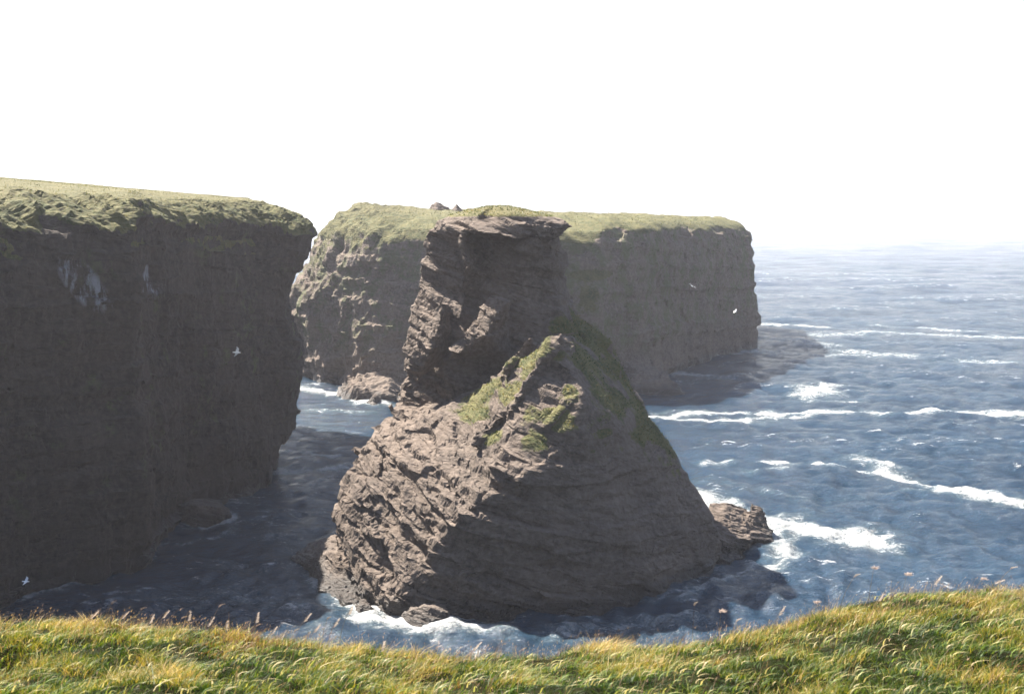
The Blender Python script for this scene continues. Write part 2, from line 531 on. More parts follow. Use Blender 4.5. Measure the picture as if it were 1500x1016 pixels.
def ocean():
    # rows run away from the shore, spacing grows with distance; columns fan out
    ys = [55.0]
    while ys[-1] < 5000:
        y = ys[-1]
        ys.append(y + max(0.42, 0.42 + (y - 115) * 0.0050) if y > 95 else y + 1.2)
    while ys[-1] < 26000:
        ys.append(ys[-1] * 1.06)
    ys = np.array(ys)
    un = np.linspace(-0.50, 0.50, 430)
    side = 0.50 + np.cumsum(np.geomspace(0.004, 0.5, 26))
    us = np.concatenate([-side[::-1], un, side])
    Yg, U = np.meshgrid(ys, us, indexing='ij')
    X = U * (Yg + 15)
    x = X.ravel(); y = Yg.ravel()
    rng = np.random.default_rng(3)
    h = np.zeros_like(x)
    sp = np.maximum(np.gradient(ys)[:, None] + 0 * U, 0.002 * (Yg + 15)).ravel()
    for i in range(90):
        L = 1.3 * (30 / 1.3) ** rng.random()
        ang = R(-100) + rng.normal() * 0.95
        k = 2 * np.pi / L
        ph = rng.random() * 6.28
        a = 0.0165 * L ** 0.58 * np.exp(-(L / 24) ** 2)
        if L < 5: a *= 1.35
        att = np.clip((L / sp - 2.5) / 3, 0, 1)
        arg = k * (x * np.cos(ang) + y * np.sin(ang)) + ph
        h += a * att * (np.sin(arg) + 0.25 * np.sin(2 * arg + 0.6))
    for i in range(34):                       # longer ocean swell, what one sees far out
        L = 30 * (95 / 30) ** rng.random()
        ang = R(-98) + rng.normal() * 0.5
        k = 2 * np.pi / L
        ph = rng.random() * 6.28
        att = np.clip((L / sp - 2.5) / 3, 0, 1) * (0.3 + 0.7 * sstep(300, 900, y))
        h += 0.0026 * L * att * np.sin(k * (x * np.cos(ang) + y * np.sin(ang)) + ph)
    calm = 0.75 + 0.25 * sstep(-20, 15, x - (y - 130) * 0.0)
    h *= calm
    P3 = np.stack([x, y, 0 * x], 1)
    near = y < 900
    foam = np.zeros_like(x)
    wx = fbm(P3[near] * 0.09 + 7, 3) * 2.2
    wy = fbm(P3[near] * 0.09 + 70, 3) * 2.2
    xn = x[near]; yn = y[near]
    fn = np.zeros_like(xn)
    for pts, hw, st in foam_and_glint_lines:
        q = [S(*p) for p in pts]
        x0 = min(p[0] for p in q) - 30; x1 = max(p[0] for p in q) + 30
        y0 = min(p[1] for p in q) - 30; y1 = max(p[1] for p in q) + 30
        m = np.where((xn > x0) & (xn < x1) & (yn > y0) & (yn < y1))[0]
        s = 0.25 if hw < 3 else 0.5
        ax = xn[m] + wx[m] * s; ay = yn[m] + wy[m] * s
        best = np.full(len(m), 1e9)
        wvar = 1.0 + 0.9 * perlin(np.stack([ax, ay, 0 * ax], 1) * 0.13 + 90) + 0.5 * perlin(np.stack([ax, ay, 0 * ax], 1) * 0.4 + 30)
        wvar = np.maximum(wvar, 0.25)
        for (ax0, ay0), (bx, by) in zip(q, q[1:]):
            vx, vy = bx - ax0, by - ay0
            t = np.clip(((ax - ax0) * vx + (ay - ay0) * vy) / (vx * vx + vy * vy), 0, 1)
            best = np.minimum(best, np.hypot(ax - ax0 - t * vx, ay - ay0 - t * vy))
        fn[m] = np.maximum(fn[m], st * np.exp(-(best / (hw * 1.3 * wvar)) ** 1.35))
    # surf where the swell meets the rocks
    from mathutils.kdtree import KDTree
    sh = np.concatenate(SHORE)[:, :2]
    sh = sh[::2]
    kd = KDTree(len(sh))
    for i, p in enumerate(sh.tolist()): kd.insert((p[0], p[1], 0), i)
    kd.balance()
    m = np.where((yn > 110) & (yn < 400) & (np.abs(xn) < 110) & (np.abs(xn) < 0.5 * yn))[0]
    # thin out: only look near coarse cells that hold shore points
    cellset = set()
    for cx_, cy_ in set(map(tuple, np.floor(sh / 4).astype(int).tolist())):
        for ax_ in (-1, 0, 1):
            for ay_ in (-1, 0, 1): cellset.add((cx_ + ax_, cy_ + ay_))
    kk = np.floor(np.stack([xn[m], yn[m]], 1) / 4).astype(int).tolist()
    m = m[np.array([tuple(q) in cellset for q in kk])]
    dist = np.array([kd.find((a_, b_, 0))[2] for a_, b_ in zip(xn[m].tolist(), yn[m].tolist())])
    var = 0.5 + 0.9 * perlin(np.stack([xn[m], yn[m], 0 * m], 1) * 0.10 + 5)
    fn[m] = np.maximum(fn[m], np.clip(var, 0.1, 0.95) * np.exp(-(dist / 1.3) ** 2))
    foam[near] = fn
    h += foam * 0.35 * (0.6 + 0.8 * perlin(np.stack([x, y, 0 * x], 1) * 0.6))
    n_r, n_c = Yg.shape
    vid = np.arange(n_r * n_c).reshape(n_r, n_c)
    f = np.stack([vid[:-1, :-1], vid[:-1, 1:], vid[1:, 1:], vid[1:, :-1]], -1).reshape(-1, 4)
    verts = np.stack([x, y, h], 1)
    crest = sstep(0.28, 0.6, h / np.maximum(calm, 0.1)) * near

    n = N("sea_water")
    fo = n.attr("foam"); cr = n.attr("crest")
    # foam and painted glints, broken up by fine webbing
    web = n.noise(0.55, 7, 0.72, stretch=(1.0, 1.3, 1.0), dist=0.6)
    web2 = n.noise(2.6, 5, 0.7, dist=0.8)
    wv = n.math('ADD', n.math('MULTIPLY', web, 0.65), n.math('MULTIPLY', web2, 0.35))
    thr = n.math('SUBTRACT', 0.73, n.math('MULTIPLY', fo, 0.40))
    fm = n.rng(n.math('SUBTRACT', wv, thr), -0.06, 0.30)
    # small whitecaps on wave crests
    flk = n.noise(0.35, 6, 0.8, stretch=(0.7, 1.6, 1))
    cm = n.math('MULTIPLY', n.rng(flk, 0.56, 0.66), cr)
    fm = n.math('MAXIMUM', fm, n.math('MULTIPLY', cm, 0.8))
    patch = n.noise(0.03, 4, 0.6, stretch=(0.6, 1.4, 1))
    water = n.mix(n.rng(patch, 0.35, 0.65), (0.012, 0.038, 0.074), (0.021, 0.057, 0.104))
    aer = n.rng(fo, 0.12, 0.8)
    water = n.mix(n.math('MULTIPLY', aer, 0.55), water, (0.09, 0.14, 0.16))
    n.l(n.mix(fm, water, (0.80, 0.80, 0.79)), n.b.inputs["Base Color"])
    n.l(n.math('MULTIPLY_ADD', fm, 0.7, 0.10), n.b.inputs["Roughness"])
    n.b.inputs["IOR"].default_value = 1.34
    n.b.inputs["Specular IOR Level"].default_value = 1.0
    n1 = n.noise(0.62, 6, 0.75, stretch=(0.8, 1.15, 1), dist=0.5)
    n2 = n.noise(0.20, 4, 0.6, stretch=(0.75, 1.2, 1))
    b1 = n.bump(n.math('ADD', n.math('MULTIPLY', n2, 2.0), n.math('MULTIPLY_ADD', n.noise(0.05, 3, 0.6, stretch=(0.8, 1.2, 1)), 5.0, n1)), 1.0, 2.3)
    b2 = n.bump(n.noise(3.0, 4, 0.7, stretch=(0.8, 1.2, 1)), 0.9, 0.40, b1)
    b3 = n.bump(n.math('MULTIPLY', fm, wv), 0.6, 0.25, b2)
    n.l(b3, n.b.inputs["Normal"])
    me = np_mesh("sea", verts, f.ravel(), np.full(len(f), 4), n.m, {"foam": foam, "crest": crest.astype(float)}, smooth=True)
    ob = bpy.data.objects.new("sea", me); COL.objects.link(ob)
    ob["kind"] = "structure"
    ob["label"] = "blue sea with foam streaks and small waves around the cliffs"
    return ob


# ================================================================== SEA STACK
def build_stack():
    bm = bmesh.new()
    # tower: rings from the foot upwards, each ring = left, front-left, front-middle, front-right, right, back
    def ring(py, pl, pr, df=141.0, db=160.0, alc=0.0):
        zz = hz(py, 148)
        pts = []
        fr = [(0.0, 5.6), (0.08, 4.2), (0.30, 0.6), (0.38, 1.8 + alc), (0.5, 0.0 + alc), (0.72, -0.3 + 0.7 * alc), (0.93, 1.6), (1.0, 5.0)]
        for t, o in fr:
            pts.append(B(pl + (pr - pl) * t, df + o, zz))
        for t, o in [(1.0, 0.55), (0.85, 1.0), (0.4, 1.08), (0.08, 0.8)]:
            pts.append(B(pl + (pr - pl) * t, df + (db - df) * o, zz))
        return pts
    rings = [ring(700, 560, 900, 136, 165), ring(620, 578, 890, 137.5, 165), ring(570, 596, 880, 138.5, 163), ring(520, 597, 868, 139.5, 162),
             ring(480, 600, 852, 140.5, 161), ring(448, 607, 836, 141.5, 160), ring(425, 612, 828, 142, 159), ring(402, 617, 824, 142.5, 158.5), ring(385, 620, 830, 142, 158.5),
             ring(365, 620, 824, 142.2, 158, 1.5), ring(350, 621, 819, 141.8, 158, 2.6), ring(341, 625, 824, 140.8, 158.5, 2.0), ring(328, 634, 836, 139.9, 158.5), ring(321, 642, 828, 140.2, 158.5),
             ring(315, 657, 802, 140.9, 158), ring(310, 675, 782, 142, 157), ring(305, 697, 758, 143.5, 155), ring(301.5, 712, 742, 146, 152)]
    loft(bm, rings)
    # hood over the alcove on the tower front
    hull(bm, [V(672, 335, 140), V(700, 318, 141), V(760, 316, 141), V(790, 330, 140.5), V(770, 345, 139), V(700, 340, 138.6), V(700, 345, 146), V(780, 345, 146)])
    # sharp overhang at the top right corner
    hull(bm, [V(790, 318, 141), V(836, 325, 142), V(838, 329, 143), V(815, 348, 142), V(785, 340, 140), V(800, 322, 150), V(830, 328, 148), V(795, 360, 146)])
    # leaning ribs on the tower
    hull(bm, [V(668, 345, 140.5), V(675, 340, 140), V(690, 392, 139.5), V(680, 392, 140.4), V(690, 340, 144), V(700, 400, 144)])
    hull(bm, [V(715, 432, 139.0), V(738, 436, 137.4), V(712, 490, 135.0), V(664, 512, 135.8), V(665, 524, 140), V(690, 470, 138), V(750, 450, 144), V(745, 520, 140)])
    hull(bm, [V(640, 440, 139.8), V(655, 436, 138.6), V(634, 505, 136.6), V(604, 514, 138.8), V(610, 560, 140), V(650, 520, 142), V(660, 450, 144)])
    hull(bm, [V(765, 350, 141), V(800, 338, 140), V(760, 370, 140.6), V(790, 380, 143)])
    # shoulder under the tower on the right
    hull(bm, [V(835, 455, 150), V(868, 480, 148), V(895, 502, 147), V(908, 545, 145), V(860, 500, 142), V(880, 560, 138), V(935, 590, 140), V(960, 640, 140), V(780, 520, 150), V(780, 650, 150),
              V(960, 700, 160), V(860, 480, 160), B(1000, 165, 2), B(700, 165, 2)])
    # the great cone: ridge, dark front face, right slope
    hull(bm, [V(818, 492, 131), V(850, 575, 124.6), V(842, 600, 123), V(818, 655, 120.4), V(768, 692, 118.4), V(905, 545, 142), V(945, 600, 139), V(980, 650, 137), V(1012, 700, 136.5),
              V(1024, 730, 136), V(1050, 778, 135.5), B(1046, 133, -3), B(1040, 131, 0), B(968, 122.5, -3), B(960, 122.5, 1), B(870, 117.4, -3), B(868, 118, 1), B(760, 116.4, -3), B(700, 117, 2),
              B(1050, 160, -3), B(700, 168, -3), V(740, 520, 142), V(860, 490, 150)])
    # knobs along the right skyline
    for (a, b, d0, r) in [(893, 500, 145, 14), (908, 540, 141, 13), (938, 590, 139, 12), (975, 645, 137.5, 14), (1008, 694, 136.5, 14), (1022, 735, 136, 15), (1040, 775, 135, 15), (860, 478, 148, 12)]:
        hull(bm, [V(a + 3, b - 2, d0), V(a + 5, b + r, d0), V(a - r, b - r * 0.9, d0 + 1), V(a - 3 * r, b + 2 * r, d0 + 1), V(a - r, b + 2 * r, d0 - 2.2), V(a - 2 * r, b + 0.3 * r, d0 - 2.0), V(a - r, b + 2 * r, d0 + 4)])
    # lit dip slope on the left
    hull(bm, [V(818, 655, 120.4), V(768, 692, 118.4), V(706, 722, 117.3), V(648, 775, 116.9), V(618, 818, 116.9), V(596, 855, 117.0), B(570, 117.4, 1.5), B(570, 117.0, -3), B(700, 116.4, -3), B(760, 116.4, -3),
              V(800, 585, 130), V(740, 560, 134), V(660, 592, 139), V(600, 596, 142), V(562, 612, 139), V(528, 642, 134), V(504, 684, 131.5), V(498, 740, 130), V(500, 790, 129), B(502, 128, 0), B(506, 127, -3),
              B(520, 150, -3), V(640, 585, 150), B(560, 160, -3), B(760, 160, -3)])
    hull(bm, [B(507, 128, 0), V(504, 830, 127.5), V(510, 700, 130), V(540, 720, 126), V(560, 800, 121), B(525, 120.4, 0), B(510, 122, -3), B(530, 119.6, -3), B(600, 118.5, -3), B(580, 118.6, 2), B(600, 140, -3), B(600, 140, 6)])
    # one clean face from the apex down to the left
    hull(bm, [V(817, 491, 130), V(770, 528, 132), V(700, 575, 135), V(640, 603, 137.5), V(610, 640, 135), V(650, 645, 130.5), V(720, 655, 125), V(816, 655, 120.6), V(846, 582, 124.3), V(764, 690, 118.6), V(704, 719, 117.6),
              V(830, 560, 136), V(700, 600, 146), V(760, 700, 140), V(640, 700, 140)])
    # ribs up to the apex
    hull(bm, [V(822, 487, 129.5), V(806, 490, 129), V(790, 530, 126.5), V(765, 560, 125.2), V(745, 600, 124.5), V(760, 605, 125), V(800, 570, 127), V(845, 545, 131), V(840, 500, 133), V(760, 620, 132)])
    hull(bm, [V(778, 492, 134), V(768, 498, 133), V(745, 528, 131), V(735, 546, 131), V(762, 545, 132), V(785, 515, 134), V(770, 560, 138), V(790, 500, 138)])
    hull(bm, [V(852, 574, 124.6), V(830, 578, 124), V(806, 610, 122.2), V(785, 640, 121.8), V(815, 648, 121.6), V(860, 590, 127), V(840, 640, 128), V(790, 660, 128)])
    hull(bm, [V(745, 590, 126), V(725, 600, 125.2), V(700, 628, 124.2), V(690, 650, 124), V(720, 650, 124), V(760, 625, 127), V(720, 670, 130)])
    # beds standing out on the left
    for (a, b, c, d) in [(575, 590, 612, 605), (540, 618, 600, 630), (514, 650, 560, 672), (500, 700, 548, 720), (495, 745, 544, 760), (499, 800, 544, 815)]:
        d0 = 139 - (b - 590) * 0.052
        hull(bm, [V(a, b, d0), V(a + 3, b + 9, d0), V(c, d, d0 - 4.5), V(c, d + 12, d0 - 4.2), V(c + 60, d, d0 + 2), V(a + 40, b - 3, d0 + 6), V(a + 40, b + 30, d0 + 6), V(c + 50, d + 30, d0 + 1)])
    me = remeshed(bm, 0.19, 2)
    print("stack verts", len(me.vertices))
    X0 = xx(800, 125, 20)
    blobs = [(V(795, 500, 129), 2.6, 0.95), (V(770, 520, 130), 2.0, 0.9), (V(740, 560, 129), 3.0, 0.9), (V(700, 585, 131), 3.2, 0.95),
             (V(680, 600, 133), 2.4, 0.9), (V(832, 580, 124), 1.6, 1.0), (V(806, 612, 122.5), 2.6, 0.9), (V(790, 640, 122), 2.2, 0.8), (V(860, 500, 142), 4.5, 0.95), (V(885, 495, 146), 5, 1.1),
             (V(905, 545, 141), 5.0, 0.95), (V(870, 560, 134), 6, 0.9), (V(930, 620, 136), 6, 0.8), (V(720, 640, 124), 1.6, 0.6), (V(870, 640, 126), 5, 0.45), (V(980, 690, 133), 5, 0.4)]
    def turf(P, Nn):
        g = np.zeros(len(P))
        for (c, r, s) in blobs:
            q = (P - np.array(c)) / r
            g = np.maximum(g, s * np.exp(-(q * q).sum(1) * 0.8))
        g = g * (0.25 + 0.75 * sstep(0.0, 0.45, Nn[:, 2]))
        g = g * (0.6 + 0.9 * sstep(-0.5, 0.4, perlin(P * 0.35)))
        top = sstep(39.9, 40.5, P[:, 2]) * sstep(0.2, 0.6, Nn[:, 2])
        return np.clip(np.maximum(g, top), 0, 1)
    # bedding bends: tilted down to the right on the left flank, up to the right on the right
    P = getco(me)
    def calm(P, Nn):
        return 1 - 0.62 * sstep(0.0, 0.5, Nn[:, 0]) * sstep(30, 22, P[:, 2]) - 0.45 * sstep(19, 25, P[:, 2]) * sstep(136, 140, P[:, 1])
    P, soft = rockify(me, bed=(0.30, -0.16, 1.0), amp=0.75, bedA=2.1, bedB=0.7, big=0.4, blocks=0.48, turf=turf, warp=1.3, calm=calm, hollow=0.65, rough=0.7)
    setco(me, P); me.update()
    Nn = getno(me)
    g = turf(P, Nn)
    straw = np.clip(sstep(39.2, 41, P[:, 2]), 0, 1) * 0.8
    root = bpy.data.objects.new("sea_stack", None); COL.objects.link(root)
    root.location = (0, 0, 0)
    root["label"] = "tall rock sea stack with sunlit ledges, dark front face and grassy top"
    root["category"] = "sea stack"
    ob = finish("rock", me, rock_material("stack_rock", dark=0.80, bed=(0.30, -0.16, 1.0), green=0.5), P, g, straw)
    ob.parent = root
    turf_tufts("turf", root, me, P, g, 9000, 0.12, 0.32, [(0.03, 0.045, 0.012), (0.06, 0.075, 0.02), (0.10, 0.10, 0.03), (0.17, 0.13, 0.055)], 5, zmin=12)
    return root

build_stack()

# ================================================================== LEFT CLIFF
def build_left():
    bm = bmesh.new()
    # plan of the rim: (px, distance); height profile per ring is (row at the corner, corner column)
    def ring(z, cpx, inset=0.0, foot=0.0):
        plan = [(-420, 92), (-260, 100), (-120, 112), (0, 124), (110, 130), (195, 135), (212, 148), (262, 160), (330, 170), (375, 178), (cpx, 184), (cpx + 4, 190), (cpx - 14, 205), (cpx - 60, 235), (60, 265), (-230, 285), (-520, 140)]
        pts = []
        for i, (px, d) in enumerate(plan):
            k = inset * (1.0 if i < 13 else 0.3)
            if 9 <= i <= 13 and k > 8: k = 8 + 0.45 * (k - 8)
            front = i < 10
            dd_ = d + (k if front else (k * 0.6 if i < 12 else -k * 0.5)) - (foot if front else 0)
            x = (px - 750) / F * dd_ * 1.0
            if 10 <= i <= 13: x -= k * 0.9
            pts.append((x, dd_, z))
        return pts
    def Z(py): return hz(py, 184)
    rings = [ring(-3, 378, foot=0.5), ring(Z(700), 386, foot=0.8), ring(Z(665), 398, foot=1), ring(Z(630), 417, foot=1), ring(Z(600), 416, foot=1), ring(Z(570), 421, foot=0.6), ring(Z(540), 433, foot=0.4), ring(Z(500), 433),
             ring(Z(470), 421), ring(Z(440), 411), ring(Z(422), 412), ring(Z(400), 425), ring(Z(375), 442), ring(Z(350), 448), ring(Z(330), 448, inset=0.3), ring(Z(318), 443, inset=2.0), ring(Z(305), 440, inset=6.5), ring(Z(296), 438, inset=11)]
    # plateau climbs to the left
    top = []
    for (x, y, z) in ring(0, 446, inset=17):
        top.append((x, y, hz(291.5, 190) + max(0, -45 - x) * 0.058))
    r2 = []
    for (x, y, z) in ring(0, 446, inset=23):
        r2.append((x, y, hz(289.5, 190) + max(0, -45 - x) * 0.085))
    for k in (-1, -2, -3, -4):
        f = {-1: 0.85, -2: 0.6, -3: 0.35, -4: 0.12}[k]
        rings[k] = [(x, y, z + f * max(0, -45 - x) * 0.046) for (x, y, z) in rings[k]]
    loft(bm, rings + [top, r2])
    me = remeshed(bm, 0.46, 3)
    print("left verts", len(me.vertices))
    rimz = lambda P: 36.5 + np.maximum(0, -48 - P[:, 0]) * 0.012
    def turf(P, Nn):
        jag = 3.2 * fbm(np.stack([(P[:, 0] + P[:, 2] * 1.3) * 0.22, P[:, 1] * 0.05, 0 * P[:, 0]], 1), 3)
        return sstep(-0.5, 0.6, P[:, 2] - rimz(P) + jag) * sstep(0.05, 0.35, Nn[:, 2])
    P, soft = rockify(me, bed=(0.06, 0.03, 1.0), amp=0.6, bedA=2.2, bedB=0.8, big=0.75, blocks=0.8, turf=turf, scale=1.25, warp=1.5)
    # gullied turf: ribs running down and to the right
    zone = soft * sstep(34, 37.5, P[:, 2]) * (1 - sstep(41.6, 43.0, P[:, 2] - np.maximum(0, -45 - P[:, 0]) * 0.045))
    q = np.stack([(P[:, 0] + 1.7 * P[:, 2] + 0.3 * P[:, 1]) * 0.34, P[:, 1] * 0.03, P[:, 2] * 0.06], 1)
    rb = ridged(q, 3) * 0.5
    rb2 = fbm(P * 0.8, 3)
    P = P + getno(me) * (zone * (1.5 * rb + 0.3 * rb2))[:, None]
    P[:, 2] += soft * 0.12 * fbm(P * 0.12 + 8, 3)
    setco(me, P); Nn = getno(me)
    g = turf(P, Nn)
    straw = sstep(41.5, 43.5, P[:, 2]) * 0.5
    gx, gy, gz = -46.5, 133, V(140, 414, 133)[2]
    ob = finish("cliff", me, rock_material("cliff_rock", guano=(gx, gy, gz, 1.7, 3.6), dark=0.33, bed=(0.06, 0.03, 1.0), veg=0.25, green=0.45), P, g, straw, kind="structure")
    ob["label"] = "high dark cliff with gullied grassy top left of the sea stack"
    vis = lambda P: (P[:, 1] < 240) & (P[:, 0] > -110)
    turf_tufts("turf", ob, me, P, g, 26000, 0.10, 0.26, [(0.025, 0.035, 0.010), (0.05, 0.06, 0.016), (0.095, 0.09, 0.028), (0.15, 0.12, 0.05)], 6, zmin=34, view=vis)

build_left()

# ================================================================== FAR HEADLAND
def build_far():
    bm = bmesh.new()
    def prof(py, pl, pr, foot=0.0, ins=0.0, z=None):
        zz = hz(py, 300) if z is None else z
        zr = zz
        pts = [(pl, 305 - 0 + ins * 0.3), (pl + 25, 291 - foot + ins * 0.6), (560, 276 - foot + ins), (650, 270 - foot + ins), (760, 268 - foot + ins), (880, 272 - foot + ins), (945, 285 - foot + ins), (1000, 318 - foot * 0.5 + ins),
               (1060, 350 - foot * 0.3 + ins), (pr, 372 + ins * 0.4), (pr + 2, 385), (pr - 12, 440 - ins), (950, 520 - ins), (650, 500 - ins), (pl + 60, 400 - ins), (pl + 6, 330)]
        out = []
        for (px, d) in pts:
            out.append(((px - 750) / F * d * 1.0, d, zz))
        return out
    # column scale: (px-750)/F*d ignores the pitch term, which is below 1 %
    rings = [prof(0, 452, 1112, foot=2.5, z=-3), prof(0, 450, 1111, foot=2, z=1.0), prof(535, 446, 1109, foot=1.2), prof(500, 440, 1107), prof(470, 434, 1105), prof(440, 426, 1103), prof(418, 431, 1101), prof(390, 455, 1099, ins=1),
             prof(370, 462, 1097, ins=1.5), prof(350, 471, 1093, ins=2.2)]
    def topring(py_l, py_r, pl, pr, ins):
        base = prof(0, pl, pr, ins=ins, z=0)
        o = []
        for (x, y, z) in base:
            px = 750 + x / y * F
            py = py_l + (py_r - py_l) * min(1, max(0, (px - 480) / 600))
            # the skyline is what matters: height for the row at the local distance, the rim bends down
            o.append((x, y, hz(py, min(max(y, 285), 372))))
        return o
    rings += [topring(337, 338, 480, 1088, 5), topring(324, 331, 492, 1082, 12), topring(314, 326, 506, 1072, 22), topring(307, 322, 524, 1055, 38), topring(305, 321, 560, 1020, 60)]
    loft(bm, rings)
    # foot ledges
    hull(bm, [B(500, 268, -3), B(512, 264, 1.5), B(540, 258, -3), B(590, 258, -3), B(600, 275, 3.2), B(560, 272, 3.6), B(530, 280, 3.5), B(540, 262, 1.2), B(570, 261, 1.8), B(500, 285, -3)])
    hull(bm, [B(1010, 271, -3), B(1006, 272, 0.2), B(985, 276, 3.0), B(960, 282, 6), B(935, 292, 9), B(925, 270, -3), B(930, 268, 0), B(930, 275, 6), B(975, 300, -3), B(900, 300, 10), B(900, 266, -3)])
    hull(bm, [B(1070, 350, -3), B(1066, 349, 0.5), B(1060, 356, 4), B(1040, 343, 2), B(1020, 338, 4), B(1000, 330, 3), B(990, 322, -3), B(1010, 350, 8), B(1060, 370, 6)])
    me = remeshed(bm, 0.66, 3)
    print("far verts", len(me.vertices))
    def turf(P, Nn):
        px = 750 + P[:, 0] / P[:, 1] * F
        rim = np.interp(px, [420, 500, 640, 800, 850, 900, 1100], [35.5, 33.5, 33.5, 35.0, 34.2, 36.5, 37.0])
        jag = 2.2 * fbm(np.stack([(P[:, 0] + P[:, 2] * 1.3) * 0.12, P[:, 1] * 0.03, 0 * P[:, 0]], 1), 3)
        g = sstep(-1, 1, P[:, 2] - rim + jag) * sstep(0.05, 0.4, Nn[:, 2])
        c = V(868, 402, 272); a = P - np.array(c)
        g2 = 0.95 * np.exp(-((a[:, 0] / 7) ** 2 + (a[:, 2] / 1.2) ** 2)) + 0.8 * np.exp(-(((a[:, 0] + 1) / 3.5) ** 2 + ((a[:, 2] + 5.5) / 4.5) ** 2))
        lf = sstep(620, 480, px) * sstep(5, 30, P[:, 2]) * sstep(0.05, 0.5, perlin(P * 0.13) + 0.25) * 0.55
        return np.clip(np.maximum(np.maximum(g, g2 * (P[:, 1] < 300)), lf * (P[:, 1] < 330)), 0, 1)
    P, soft = rockify(me, bed=(0.04, 0.02, 1.0), amp=0.72, bedA=2.0, bedB=0.9, big=0.8, blocks=0.65, turf=turf, scale=1.5, warp=1.6)
    px = 750 + P[:, 0] / P[:, 1] * F
    # the left flank is broken into slanting ribs that catch the light
    fl = sstep(660, 500, px) * (P[:, 1] < 340)
    P = P + getno(me) * (fl * (1.7 * ridged(np.stack([(P[:, 0] - 0.55 * P[:, 2]) * 0.13, P[:, 1] * 0.05, P[:, 2] * 0.07], 1), 3) * 0.6 + 0.6 * fbm(P * 0.4, 3)))[:, None]
    zone = soft * sstep(34, 37, P[:, 2])
    q = np.stack([(P[:, 0] + 1.5 * P[:, 2]) * 0.17, P[:, 1] * 0.02, P[:, 2] * 0.05], 1)
    P = P + getno(me) * (zone * 0.9 * ridged(q, 2) * 0.6)[:, None]
    P[:, 2] += soft * 0.5 * fbm(P * 0.07 + 8, 3)
    setco(me, P); Nn = getno(me)
    g = turf(P, Nn)
    ob = finish("headland", me, rock_material("headland_rock", dark=0.82, bed=(0.04, 0.02, 1.0), veg=0.7, green=0.42), P, g, sstep(40, 42, P[:, 2]) * 0.4, kind="structure")
    ob["label"] = "hazy flat-topped headland of layered rock behind the sea stack"
    vis = lambda P: (P[:, 1] < 420)
    turf_tufts("turf", ob, me, P, g, 14000, 0.2, 0.45, [(0.03, 0.04, 0.014), (0.06, 0.065, 0.02), (0.11, 0.10, 0.036)], 7, zmin=30, view=vis)

build_far()

# ================================================================== BOULDERS AND REEFS
REEF = rock_material("reef_rock", dark=0.75, bed=(0.2, 0.1, 1.0))
PALE = rock_material("boulder_rock", dark=1.15, bed=(0.2, 0.1, 1.0))

def rockthing(name, label, cat, pts_list, voxel, amp, mat=REEF, scale=0.5, grp=None):
    bm = bmesh.new()
    for pts in pts_list: hull(bm, pts)
    me = remeshed(bm, voxel, 2, clip=-1.6)
    P, s = rockify(me, bed=(0.25, 0.1, 1.0), amp=amp, bedA=1.3, bedB=0.6, big=0.35, blocks=0.9, scale=scale, warp=0.8)
    ob = finish(name, me, mat, P, np.zeros(len(P)), label=label, cat=cat)
    if grp: ob["group"] = grp
    return ob

rockthing("reef", "low brown rock shelf jutting from the right foot of the sea stack into foam", "reef",
          [[B(1030, 138, -2), B(1035, 146, -2), B(1040, 147, 4.6), B(1068, 148, 4.6), B(1045, 136, 3.0), B(1100, 144, -2), B(1085, 150, -2), B(1095, 149, 3.6), B(1070, 139, 2.4), B(1060, 133.5, -1), B(1095, 141, 1.8)],
           [B(1085, 143, -2), B(1090, 142, 1.6), B(1100, 149, 4.2), B(1118, 149, 3.6), B(1130, 148, 1.6), B(1126, 145, 0.6), B(1110, 143.5, 0.8), B(1120, 152, -2), B(1126, 147, -2)],
           [B(1040, 132.5, -2), B(1062, 134, 0.6), B(1085, 138, 0.8), B(1092, 139, -2), B(1045, 140, 2.5), B(1080, 145, 2)]], 0.16, 0.75)
rockthing("reef", "low black rock shelf awash at the left foot of the sea stack", "reef",
          [[B(426, 137, -2), B(430, 137, 0.5), B(445, 134, 1.0), B(480, 131, 1.8), B(500, 130, 3.4), B(500, 123, -2), B(470, 126, -1.2), B(455, 142, 0.9), B(490, 140, 2.6), B(440, 145, -2), B(510, 144, -2)],
           [B(455, 129, -2), B(470, 126, 0.5), B(500, 122.5, 0.6), B(525, 119.5, 0.5), B(530, 119, -2), B(520, 128, 2), B(480, 131, 1.2)]], 0.17, 0.6)
rockthing("boulder", "pale sunlit boulder at the waterline before the dark face of the stack", "boulder",
          [[B(586, 115.6, -2), B(588, 115.4, 0.9), B(602, 115.0, 1.7), B(630, 114.8, 2.0), B(652, 114.6, 1.5), B(660, 114.4, 0.6), B(640, 113.4, 0.1), B(600, 113.9, 0.1), B(655, 113.8, -2), B(595, 113.6, -2), B(600, 117, 1.9), B(650, 117, 1.7)]], 0.11, 0.35, PALE, 0.35)
rockthing("boulder", "small rounded boulder in the foam at the stack's front left corner", "boulder",
          [[B(522, 118.4, -2), B(523, 118, 0.7), B(532, 117.6, 1.3), B(541, 117.4, 0.9), B(543, 117, -2), B(530, 116.6, -2), B(532, 120, 1.0), B(540, 120, -2)]], 0.1, 0.28, PALE, 0.3)
rockthing("boulder", "long low dark rock in the sea below the left cliff", "boulder",
          [[B(225, 157, -2), B(240, 156, 2), B(290, 154, 2.8), B(325, 155.5, 2.0), B(340, 156.5, 0.6), B(335, 155, -2), B(280, 150.5, -1.5), B(270, 162, 2), B(320, 162, 1.5), B(240, 165, -2), B(335, 163, -2)]], 0.2, 0.6)
